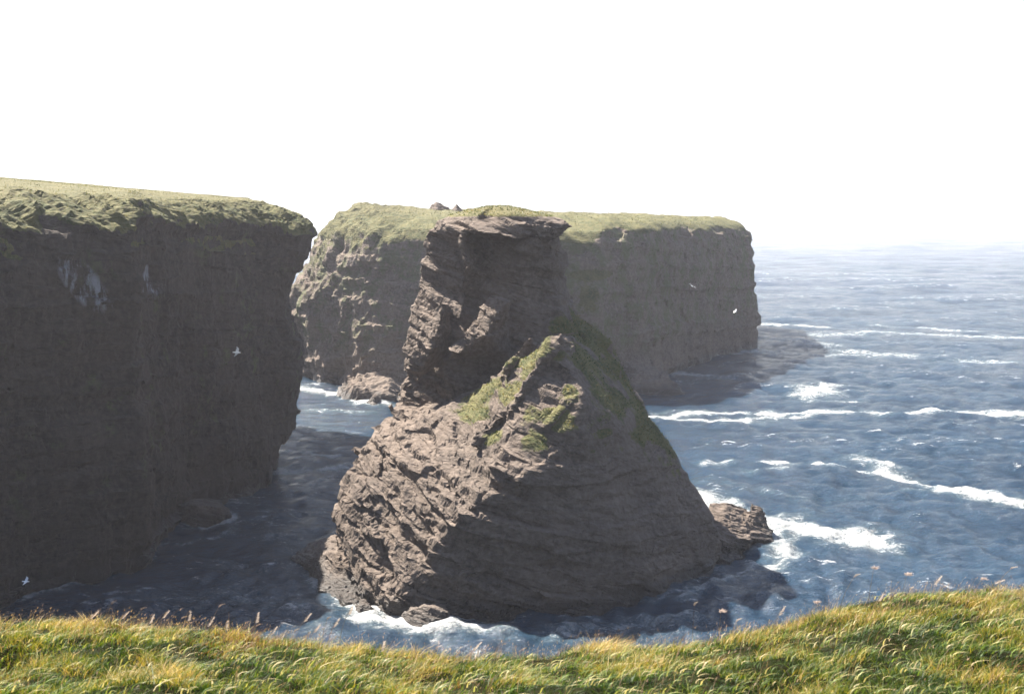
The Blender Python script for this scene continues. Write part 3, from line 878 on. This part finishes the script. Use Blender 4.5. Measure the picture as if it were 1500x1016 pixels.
rockthing("boulder", "dark rock close under the left cliff behind the long low rock", "boulder",
          [[B(262, 165, -2), B(268, 164, 3.5), B(295, 165, 3.2), B(312, 166, 2.4), B(335, 169, 1.8), B(338, 168, -2), B(300, 162, -1), B(300, 173, 3), B(270, 172, 2)]], 0.2, 0.6)
rockthing("boulder", "small dark rock ringed by foam off the far headland's left foot", "boulder",
          [[B(540, 257, -2), B(542, 256, 1.2), B(549, 255, 2.6), B(556, 256, 1.8), B(560, 257, -2), B(548, 252, -2), B(550, 262, 1.5)]], 0.25, 0.6)
rockthing("outcrop", "larger grassy rock knob on the skyline of the far headland", "rock outcrop",
          [[B(628, 330, 40), B(633, 330, 43.6), B(640, 330, 44.6), B(655, 331, 43.4), B(662, 332, 40), B(640, 322, 40), B(645, 340, 43), B(650, 342, 40)]], 0.3, 0.5, REEF, 0.7, None)
rockthing("outcrop", "smaller rock knob beside the larger one on the headland skyline", "rock outcrop",
          [[B(660, 332, 40), B(665, 331, 43.4), B(669, 331, 44.2), B(676, 332, 43.0), B(684, 333, 40), B(670, 325, 40), B(672, 340, 42.8), B(675, 341, 40)]], 0.3, 0.5, REEF, 0.7, None)

ocean()

# ================================================================== FOREGROUND CLIFF TOP
EDGE_PX = [-400, 0, 150, 300, 450, 600, 750, 850, 1000, 1080, 1150, 1220, 1300, 1400, 1500, 1900]
EDGE_PY = [905, 922, 926, 938, 958, 972, 977, 977, 960, 940, 921, 906, 894, 884, 878, 860]
def ground(x, y):
    x = np.asarray(x, float); y = np.asarray(y, float)
    px = 750 + x / 12.5 * F * 0.965
    ye = np.interp(px, [-400, 0, 750, 1100, 1500, 1900], [13.2, 13.0, 12.2, 12.8, 13.8, 14.5])
    py = np.interp(px, EDGE_PX, EDGE_PY)
    py = (py + np.interp(px - 40, EDGE_PX, EDGE_PY) + np.interp(px + 40, EDGE_PX, EDGE_PY)) / 3
    ta = -np.tan(np.arctan((508 - py) / F) - PITCH)
    ynr = 8.6
    k = np.maximum(0.012, (0.415 - ta) * ynr / (ye - ynr) ** 2)
    z = CAM_Z - ta * y - np.where(y > ye, 0.05, k) * (y - ye) ** 2
    # towards the camera the ground climbs to where the photographer stands
    z0 = CAM_Z - ta * ynr - k * (ynr - ye) ** 2
    sl0 = -ta + 2 * k * (ye - ynr)
    t = np.clip((ynr - y) / ynr, 0, 1)
    zb = z0 + (38.4 - z0) * (t ** 1.3) - 0 * sl0
    z = np.where(y < ynr, zb, z)
    z = np.where(y < 0, 38.4 + 0.04 * -y, z)
    P = np.stack([x, y, 0 * x], -1).reshape(-1, 3)
    bmp = (0.13 * fbm(P * 0.55 + 2, 2) + 0.10 * fbm(P * 1.7 + 9, 3)).reshape(x.shape)
    z = z + bmp
    # beyond the lip: the cliff falls to the sea
    return np.maximum(z, -3.0)

def build_ground():
    ys = np.concatenate([np.linspace(-60, -2, 24), np.linspace(-1, 5, 30), np.linspace(5.1, 16, 130), np.linspace(16.4, 44, 60)])
    xs = np.concatenate([np.linspace(-90, -9, 40), np.linspace(-8.8, 8.8, 180), np.linspace(9, 90, 40)])
    Yg, Xg = np.meshgrid(ys, xs, indexing='ij')
    Z = ground(Xg, Yg)
    n_r, n_c = Yg.shape
    vid = np.arange(n_r * n_c).reshape(n_r, n_c)
    f = np.stack([vid[:-1, :-1], vid[:-1, 1:], vid[1:, 1:], vid[1:, :-1]], -1).reshape(-1, 4)
    verts = np.stack([Xg.ravel(), Yg.ravel(), Z.ravel()], 1)
    n = N("soil_and_thatch")
    c = n.mix(n.rng(n.noise(1.2, 5), 0.35, 0.65), (0.008, 0.009, 0.004), (0.016, 0.014, 0.006))
    c = n.mix(n.rng(n.noise(14, 4), 0.4, 0.65), c, (0.010, 0.014, 0.004))
    n.l(c, n.b.inputs["Base Color"]); n.b.inputs["Roughness"].default_value = 0.95; n.b.inputs["Specular IOR Level"].default_value = 0.03
    n.l(n.bump(n.noise(20, 5), 0.8, 0.05), n.b.inputs["Normal"])
    me = np_mesh("cliff_top_ground", verts, f.ravel(), np.full(len(f), 4), n.m, smooth=True)
    ob = bpy.data.objects.new("cliff_top_ground", me); COL.objects.link(ob)
    ob["kind"] = "structure"

build_ground()

def build_grass():
    rng = np.random.default_rng(31)
    n = 235000
    yy = 7.2 + (16.2 - 7.2) * rng.random(n) ** 0.9
    half = 0.47 * yy + 0.8
    x = (rng.random(n) * 2 - 1) * half
    P = np.stack([x, yy, ground(x, yy)], 1)
    # tussocks: density and height vary in clumps
    cl, ce = cells(np.stack([x * 2.6, yy * 2.6, 0 * x], 1))
    patch = fbm(P * np.array([0.7, 0.7, 0]) + 3, 3)
    pit = fbm(P * np.array([1.5, 1.5, 0]) + 33, 2)
    keep = (rng.random(n) < np.clip(1.25 - 1.0 * sstep(0.05, 0.45, pit), 0.4, 1)) 
    P = P[keep]; cl = cl[keep]; patch = patch[keep]; pit = pit[keep]; m = len(P)
    h = (0.07 + 0.06 * rng.random(m) + 0.045 * cl) * (1 + 0.5 * patch.clip(-0.6, 0.8)) * (1 - 0.45 * sstep(0.2, 0.6, pit))
    h = h.clip(0.04, 0.32)
    pal = np.array([(0.02, 0.045, 0.006), (0.045, 0.085, 0.008), (0.11, 0.15, 0.013), (0.21, 0.195, 0.022), (0.34, 0.235, 0.045), (0.50, 0.35, 0.15)])
    edge = sstep(10.5, 12.5, P[:, 1])
    right = sstep(0.5, 4, P[:, 0])
    v = 0.42 + 0.42 * patch + 0.20 * rng.normal(size=m) + 0.20 * cl + 0.05 * edge - 0.03 * right - 0.10
    v = v - 0.5 * sstep(-0.05, 0.4, pit)
    vi = np.clip(v * len(pal), 0, len(pal) - 1.001)
    i0 = vi.astype(int); fr = (vi - i0)[:, None]
    col = pal[i0] * (1 - fr) + pal[i0 + 1] * fr
    red = sstep(0.1, 0.6, perlin(P * np.array([0.9, 0.9, 0]) + 55) + 0.35 * edge) * (rng.random(m) < 0.25)
    col = col * (1 - red[:, None]) + np.array((0.20, 0.085, 0.035)) * red[:, None]
    col *= (0.75 + 0.5 * rng.random((m, 1)))
    ld = np.stack([0.4 + 0.8 * rng.normal(size=m), -0.1 + 0.8 * rng.normal(size=m)], 1)
    cd, _ = cells(np.stack([P[:, 0] * 1.8, P[:, 1] * 1.8, 5 + 0 * P[:, 0]], 1))
    ld[:, 0] += 0.5 * cd; ld[:, 1] += 0.4 * cl
    V_, idx, tot, cc, T = blades(P - np.array([0, 0, 0.015]), h, 0.0028 + 0.0022 * rng.random(m), ld, h * (0.35 + 0.6 * rng.random(m)), col, segs=2, curl=0.0, rng=rng)
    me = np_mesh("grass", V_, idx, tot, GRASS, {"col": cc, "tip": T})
    ob = bpy.data.objects.new("grass", me); COL.objects.link(ob)
    ob["kind"] = "stuff"; ob["label"] = "windblown yellow-green cliff top grass in the foreground"; ob["category"] = "grass"
    # broad pale curled leaves that catch the sun
    k = 4200
    yb = 7.4 + 7.0 * rng.random(k); xb = (rng.random(k) * 2 - 1) * (0.46 * yb + 0.5)
    Pb = np.stack([xb, yb, ground(xb, yb) + 0.02], 1)
    hb = 0.08 + 0.09 * rng.random(k)
    palb = np.array([(0.32, 0.30, 0.11), (0.45, 0.37, 0.20), (0.13, 0.18, 0.035), (0.08, 0.13, 0.022)])
    cb = palb[rng.integers(0, 4, k)] * (0.8 + 0.4 * rng.random((k, 1)))
    ldb = np.stack([0.9 + 0.35 * rng.normal(size=k), -0.1 + 0.45 * rng.normal(size=k)], 1)
    V2, i2, t2, c2, T2 = blades(Pb, hb, 0.005 + 0.003 * rng.random(k), ldb, hb * (0.7 + 0.5 * rng.random(k)), cb, segs=4, curl=0.25, rng=rng)
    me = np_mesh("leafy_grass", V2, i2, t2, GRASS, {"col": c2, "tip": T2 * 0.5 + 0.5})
    ob = bpy.data.objects.new("leafy_grass", me); COL.objects.link(ob)
    ob["kind"] = "stuff"; ob["label"] = "broad pale curled grass leaves scattered through the turf"; ob["category"] = "grass"
    # fine reddish flowering stalks, thickest along the edge
    k = 2600
    yb = np.concatenate([11.0 + 3.6 * rng.random(int(k * 0.75)), 8 + 4 * rng.random(k - int(k * 0.75))]); xb = (rng.random(k) * 2 - 1) * (0.46 * yb + 0.5)
    Pb = np.stack([xb, yb, ground(xb, yb)], 1)
    hb = 0.16 + 0.13 * rng.random(k)
    cb = np.array((0.26, 0.17, 0.115)) * (0.7 + 0.8 * rng.random((k, 1)))
    ldb = np.stack([0.7 + 0.5 * rng.normal(size=k), 0.5 * rng.normal(size=k)], 1)
    V2, i2, t2, c2, T2 = blades(Pb, hb, np.full(k, 0.0020), ldb, hb * (0.3 + 0.4 * rng.random(k)), cb, segs=3, rng=rng)
    # small seed spikes at the tips
    tips = V2.reshape(k, 7, 3)[:, 6]
    Pt = tips - np.array([0.0, 0, 0.025])
    V3, i3, t3, c3, T3 = blades(Pt, np.full(k, 0.03), np.full(k, 0.0032), ldb, np.full(k, 0.02), cb * 1.35, segs=2, rng=rng)
    Va = np.concatenate([V2, V3]); ia = np.concatenate([i2, i3 + len(V2)]); ta = np.concatenate([t2, t3])
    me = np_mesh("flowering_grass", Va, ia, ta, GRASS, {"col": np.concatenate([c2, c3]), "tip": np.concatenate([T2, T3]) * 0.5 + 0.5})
    ob = bpy.data.objects.new("flowering_grass", me); COL.objects.link(ob)
    ob["kind"] = "stuff"; ob["label"] = "fine reddish flowering grass stalks along the cliff edge"; ob["category"] = "grass"

build_grass()

# ------------------------------------------------------------------ seed heads standing above the edge
def simple_mat(name, col, rough=0.8, trans=0.0):
    n = N(name)
    v = n.noise(30, 3)
    c = n.mix(n.rng(v, 0.3, 0.7), tuple(q * 0.75 for q in col), col)
    n.l(c, n.b.inputs["Base Color"]); n.b.inputs["Roughness"].default_value = rough
    if trans:
        tr = n.new("ShaderNodeBsdfTranslucent"); n.l(c, tr.inputs[0])
        ms = n.new("ShaderNodeMixShader"); ms.inputs[0].default_value = trans
        n.l(n.b.outputs[0], ms.inputs[1]); n.l(tr.outputs[0], ms.inputs[2]); n.l(ms.outputs[0], n.out.inputs[0])
    return n.m

STEM = simple_mat("dry_stem", (0.17, 0.12, 0.07), 0.8, 0.2)
SEED = simple_mat("pale_seed", (0.55, 0.45, 0.37), 0.8, 0.45)
FLUFF = simple_mat("white_fluff", (0.55, 0.44, 0.38), 0.9, 0.5)

def tube(bm, pts, rad, k=5):
    rings = []
    for i, p in enumerate(pts):
        p = Vector(p)
        t = (Vector(pts[min(i + 1, len(pts) - 1)]) - Vector(pts[max(i - 1, 0)])).normalized()
        a = t.orthogonal().normalized(); b = t.cross(a)
        r = rad[i] if hasattr(rad, '__len__') else rad
        rings.append([bm.verts.new(p + (a * math.cos(2 * math.pi * j / k) + b * math.sin(2 * math.pi * j / k)) * r) for j in range(k)])
    for A, C in zip(rings, rings[1:]):
        for j in range(k):
            bm.faces.new((A[j], A[(j + 1) % k], C[(j + 1) % k], C[j]))
    bm.faces.new(rings[0][::-1]); bm.faces.new(rings[-1])

def stalk_meshes(h, lean, kind, seed):
    rd = random.Random(seed)
    pts = [(lean * t ** 2 * h, 0.02 * math.sin(3 * t + seed), h * (t - 0.15 * abs(lean) * t * t)) for t in [i / 8 for i in range(9)]]
    bm = bmesh.new(); tube(bm, pts, [0.0030 - 0.0015 * i / 8 for i in range(9)])
    ms = bpy.data.meshes.new("stem"); bm.to_mesh(ms); bm.free(); ms.materials.append(STEM)
    bm = bmesh.new()
    tip = Vector(pts[-1]); up = (tip - Vector(pts[-2])).normalized()
    if kind == 'spike':       # drooping ear of seeds
        for i in range(46):
            t = i / 45
            c = tip + up * (0.055 * t - 0.02) + Vector((0.03 * t * t, 0, -0.015 * t * t))
            a = rd.random() * 6.28
            o = Vector((math.cos(a), math.sin(a), 0.5)) * (0.004 + 0.007 * math.sin(math.pi * min(1, t + 0.1)))
            s = 0.0045
            q = [c + o * 0.2 + Vector((0, s, 0)), c + o * 0.2 - Vector((0, s, 0)), c + o + Vector((0, 0, -s)), c + o + Vector((0.004, 0, s * 1.8))]
            vs = [bm.verts.new(p) for p in q]
            bm.faces.new(vs[:3]); bm.faces.new((vs[1], vs[0], vs[3])); bm.faces.new((vs[2], vs[1], vs[3])); bm.faces.new((vs[0], vs[2], vs[3]))
        mat = SEED
    elif kind == 'fluff':     # round woolly head: many fine hairs round a small core
        for i in range(110):
            u = Vector((rd.gauss(0, 1), rd.gauss(0, 1), rd.gauss(0, 1))).normalized()
            L = 0.018 + 0.012 * rd.random()
            c = tip + up * 0.006
            e = u.orthogonal().normalized() * 0.0016
            p = c + Vector((u.x * 1.5 + 0.5, u.y * 1.1, u.z * 0.75)) * L * (0.5 + rd.random())
            vs = [bm.verts.new(q) for q in (c + e, c - e, p - e, p + e)]
            bm.faces.new(vs)
        bmesh.ops.create_icosphere(bm, subdivisions=1, radius=0.009, matrix=Matrix.Translation(tip))
        mat = FLUFF
    else:                     # feathery open panicle blown over to the right
        for i in range(34):
            t = i / 33
            c = tip + up * (0.11 * (t - 0.75)) + Vector((0.01, 0, 0))
            a = rd.random() * 6.28; L = 0.022 * (1 - t * 0.7) + 0.006
            d = Vector((0.6 + 0.6 * math.cos(a), 0.8 * math.sin(a), 0.5)).normalized()
            e = c + d * L
            sd = Vector((0, 0.0016, 0.0016))
            vs = [bm.verts.new(q) for q in (c + sd * 0.5, c - sd * 0.5, e - sd * 2, e + d * 0.012, e + sd * 2)]
            bm.faces.new(vs)
        mat = SEED
    mh = bpy.data.meshes.new("seed_head"); bm.to_mesh(mh); bm.free(); mh.materials.append(mat)
    return ms, mh

def stalk(px, py, kind, label, group=None, d=None, lean=None, seed=0):
    """a stalk whose head stands at picture place (px, py)"""
    d = d or random.Random(seed).uniform(11.6, 13.4)
    lean = random.Random(seed + 1).uniform(0.1, 0.5) if lean is None else lean
    x, y, z = V(px, py, d)
    x0 = x
    for _ in range(3):
        h = max(0.12, z - float(ground(np.array([x0]), np.array([y]))[0]))
        x0 = x - lean * h
    g = float(ground(np.array([x0]), np.array([y]))[0])
    ms, mh = stalk_meshes(h, lean, kind, seed)
    r = bpy.data.objects.new("seed_stalk", None); COL.objects.link(r)
    r.location = (x0, y, g - 0.01)
    r["label"] = label; r["category"] = "grass stalk"
    if group: r["group"] = group
    for nm, m in (("stem", ms), ("seed_head", mh)):
        o = bpy.data.objects.new(nm, m); COL.objects.link(o); o.parent = r

stalk(1017, 882, 'spike', "tall lone stalk with a pale ear before the water right of the stack", lean=0.02, seed=1, d=12.2)
stalk(1056, 892, 'fluff', "woolly white head on a short stem right of the tall lone stalk", lean=0.05, seed=2, d=12.2)
stalk(1280, 829, 'fluff', "large creamy woolly head standing out against the sea, tallest on the right bank", lean=0.1, seed=3, d=12.5)
stalk(1146, 893 - 5, 'plume', "slim feathery stalk where the right bank begins to rise", lean=0.3, seed=4, d=12.4)
stalk(163, 880, 'spike', "bent stalk with bright ear against the dark cliff, tallest at the left", lean=0.2, seed=5, d=12.6)
stalk(1466, 846, 'plume', "blown-over pale plume on the bank nearest the right end of the grass", lean=0.9, seed=6, d=13.4)
ORD = "first second third fourth fifth sixth seventh eighth ninth tenth eleventh twelfth thirteenth fourteenth fifteenth sixteenth seventeenth eighteenth nineteenth twentieth twenty-first twenty-second twenty-third".split()
LOOK = {'spike': "narrow seed ear", 'plume': "feathery seed head", 'fluff': "woolly seed head"}

def row_of(spots, kinds, where, group, seed0):
    spots = sorted(spots)
    for i, (px, py) in enumerate(spots):
        k = kinds[i % len(kinds)]
        stalk(px, py, k, "%s, %s from the left %s" % (LOOK[k], ORD[i], where), group, seed=seed0 + i)

row_of([(60, 893), (140, 892), (184, 895), (207, 888), (221, 902), (243, 893), (268, 900), (277, 896), (309, 904), (322, 883), (375, 899), (377, 912), (402, 917), (415, 925), (450, 898), (464, 915), (480, 902), (493, 905),
        (514, 885), (330, 912), (432, 921)], ['spike', 'plume', 'plume'], "of those before dark cliff and channel", "pale seed heads along the left grass edge", 20)
row_of([(560, 940), (640, 945), (700, 940), (765, 948), (845, 950), (925, 938), (985, 945)], ['plume', 'spike'], "of those along the low edge below the stack", "dry seed heads in the middle of the grass edge", 90)
row_of([(1375, 842), (1328, 838), (1333, 860), (1483, 827), (1440, 845), (1253, 838), (1290, 868), (1080, 905), (1095, 917), (1195, 880)], ['spike', 'plume', 'fluff'], "of those on the rising right bank", "pale seed heads along the right grassy bank", 60)

# ================================================================== GULLS
GW = simple_mat("gull_white", (0.80, 0.80, 0.80), 0.7)
GG = simple_mat("gull_grey", (0.55, 0.57, 0.60), 0.7)
GY = simple_mat("gull_beak", (0.6, 0.4, 0.05), 0.5)

def gull(loc, rz, bank, label, sc=1.0, dihedral=0.25):
    r = bpy.data.objects.new("gull", None); COL.objects.link(r)
    r.location = loc; r.rotation_euler = Euler((bank, 0.1, rz)); r.scale = (sc,) * 3
    r["label"] = label; r["category"] = "seagull"
    bm = bmesh.new()
    prof = [(-0.36, 0.01, 0.10), (-0.26, 0.03, 0.075), (-0.15, 0.06, 0.06), (0.0, 0.085, 0.085), (0.12, 0.075, 0.08), (0.2, 0.045, 0.05), (0.25, 0.05, 0.05), (0.29, 0.04, 0.04), (0.32, 0.012, 0.012)]
    rings = []
    for x, hz_, wy in prof:
        rings.append([bm.verts.new((x, wy * math.cos(a), hz_ * math.sin(a))) for a in [2 * math.pi * j / 10 for j in range(10)]])
    for A, C in zip(rings, rings[1:]):
        for j in range(10): bm.faces.new((A[j], A[(j + 1) % 10], C[(j + 1) % 10], C[j]))
    bm.faces.new(rings[0][::-1]); bm.faces.new(rings[-1])
    def add(nm, bm, mat):
        me = bpy.data.meshes.new(nm); bm.to_mesh(me); bm.free(); me.materials.append(mat)
        o = bpy.data.objects.new(nm, me); COL.objects.link(o); o.parent = r
    add("body", bm, GW)
    bm = bmesh.new(); tube(bm, [(0.31, 0, 0), (0.35, 0, -0.003), (0.375, 0, -0.012)], [0.012, 0.009, 0.002]); add("beak", bm, GY)
    for s in (-1, 1):
        bm = bmesh.new()
        st = [(0.06, 0.10, -0.12, 0), (0.25, 0.14, -0.12, dihedral * 0.35), (0.42, 0.13, -0.08, dihedral * 0.45), (0.6, 0.03, -0.10, dihedral * 0.4), (0.78, -0.12, -0.15, dihedral * 0.3)]
        top = []; bot = []
        for (y, xf, xb, z) in st:
            xm = (xf + xb) / 2
            top.append([bm.verts.new((xf, s * y, z)), bm.verts.new((xm, s * y, z + 0.018)), bm.verts.new((xb, s * y, z))])
            bot.append(bm.verts.new((xm, s * y, z - 0.006)))
        for i in range(len(st) - 1):
            A, C = top[i], top[i + 1]
            bm.faces.new((A[0], A[1], C[1], C[0])); bm.faces.new((A[1], A[2], C[2], C[1]))
            bm.faces.new((A[2], bot[i], bot[i + 1], C[2])); bm.faces.new((bot[i], A[0], C[0], bot[i + 1]))
        bmesh.ops.recalc_face_normals(bm, faces=bm.faces)
        add("wing", bm, GG if s == 1 else GW)

gull(V(347, 516, 120), R(20), R(-40), "white gull gliding in front of the dark left cliff near its right side", 1.15)
gull(V(38, 851, 100), R(10), R(15), "small gull flying low before the darkest foot of the left cliff", 0.9)
gull(V(1014, 419, 250), R(60), R(30), "tiny white gull before the upper right face of the far headland", 1.2)
gull(V(1077, 456, 260), R(-30), R(30), "tiny white gull before the far headland's outer edge", 1.1)

# ================================================================== HAZE
def haze():
    bm = bmesh.new()
    bmesh.ops.create_cube(bm, size=1.0)
    for v in bm.verts:
        v.co = Vector((v.co.x * 120000, -1500 + (v.co.y + 0.5) * 32000, -4.2 + (v.co.z + 0.5) * (52 + 4.2)))
    me = bpy.data.meshes.new("haze"); bm.to_mesh(me); bm.free()
    m = bpy.data.materials.new("sea_haze"); m.use_nodes = True
    t = m.node_tree; t.nodes.clear()
    o = t.nodes.new("ShaderNodeOutputMaterial"); v = t.nodes.new("ShaderNodeVolumePrincipled")
    v.inputs["Color"].default_value = (0.91, 0.91, 1.0, 1)
    v.inputs["Density"].default_value = 0.00014
    v.inputs["Anisotropy"].default_value = 0.35
    t.links.new(v.outputs[0], o.inputs["Volume"])
    me.materials.append(m)
    ob = bpy.data.objects.new("haze", me); COL.objects.link(ob)
    ob["kind"] = "stuff"
haze()
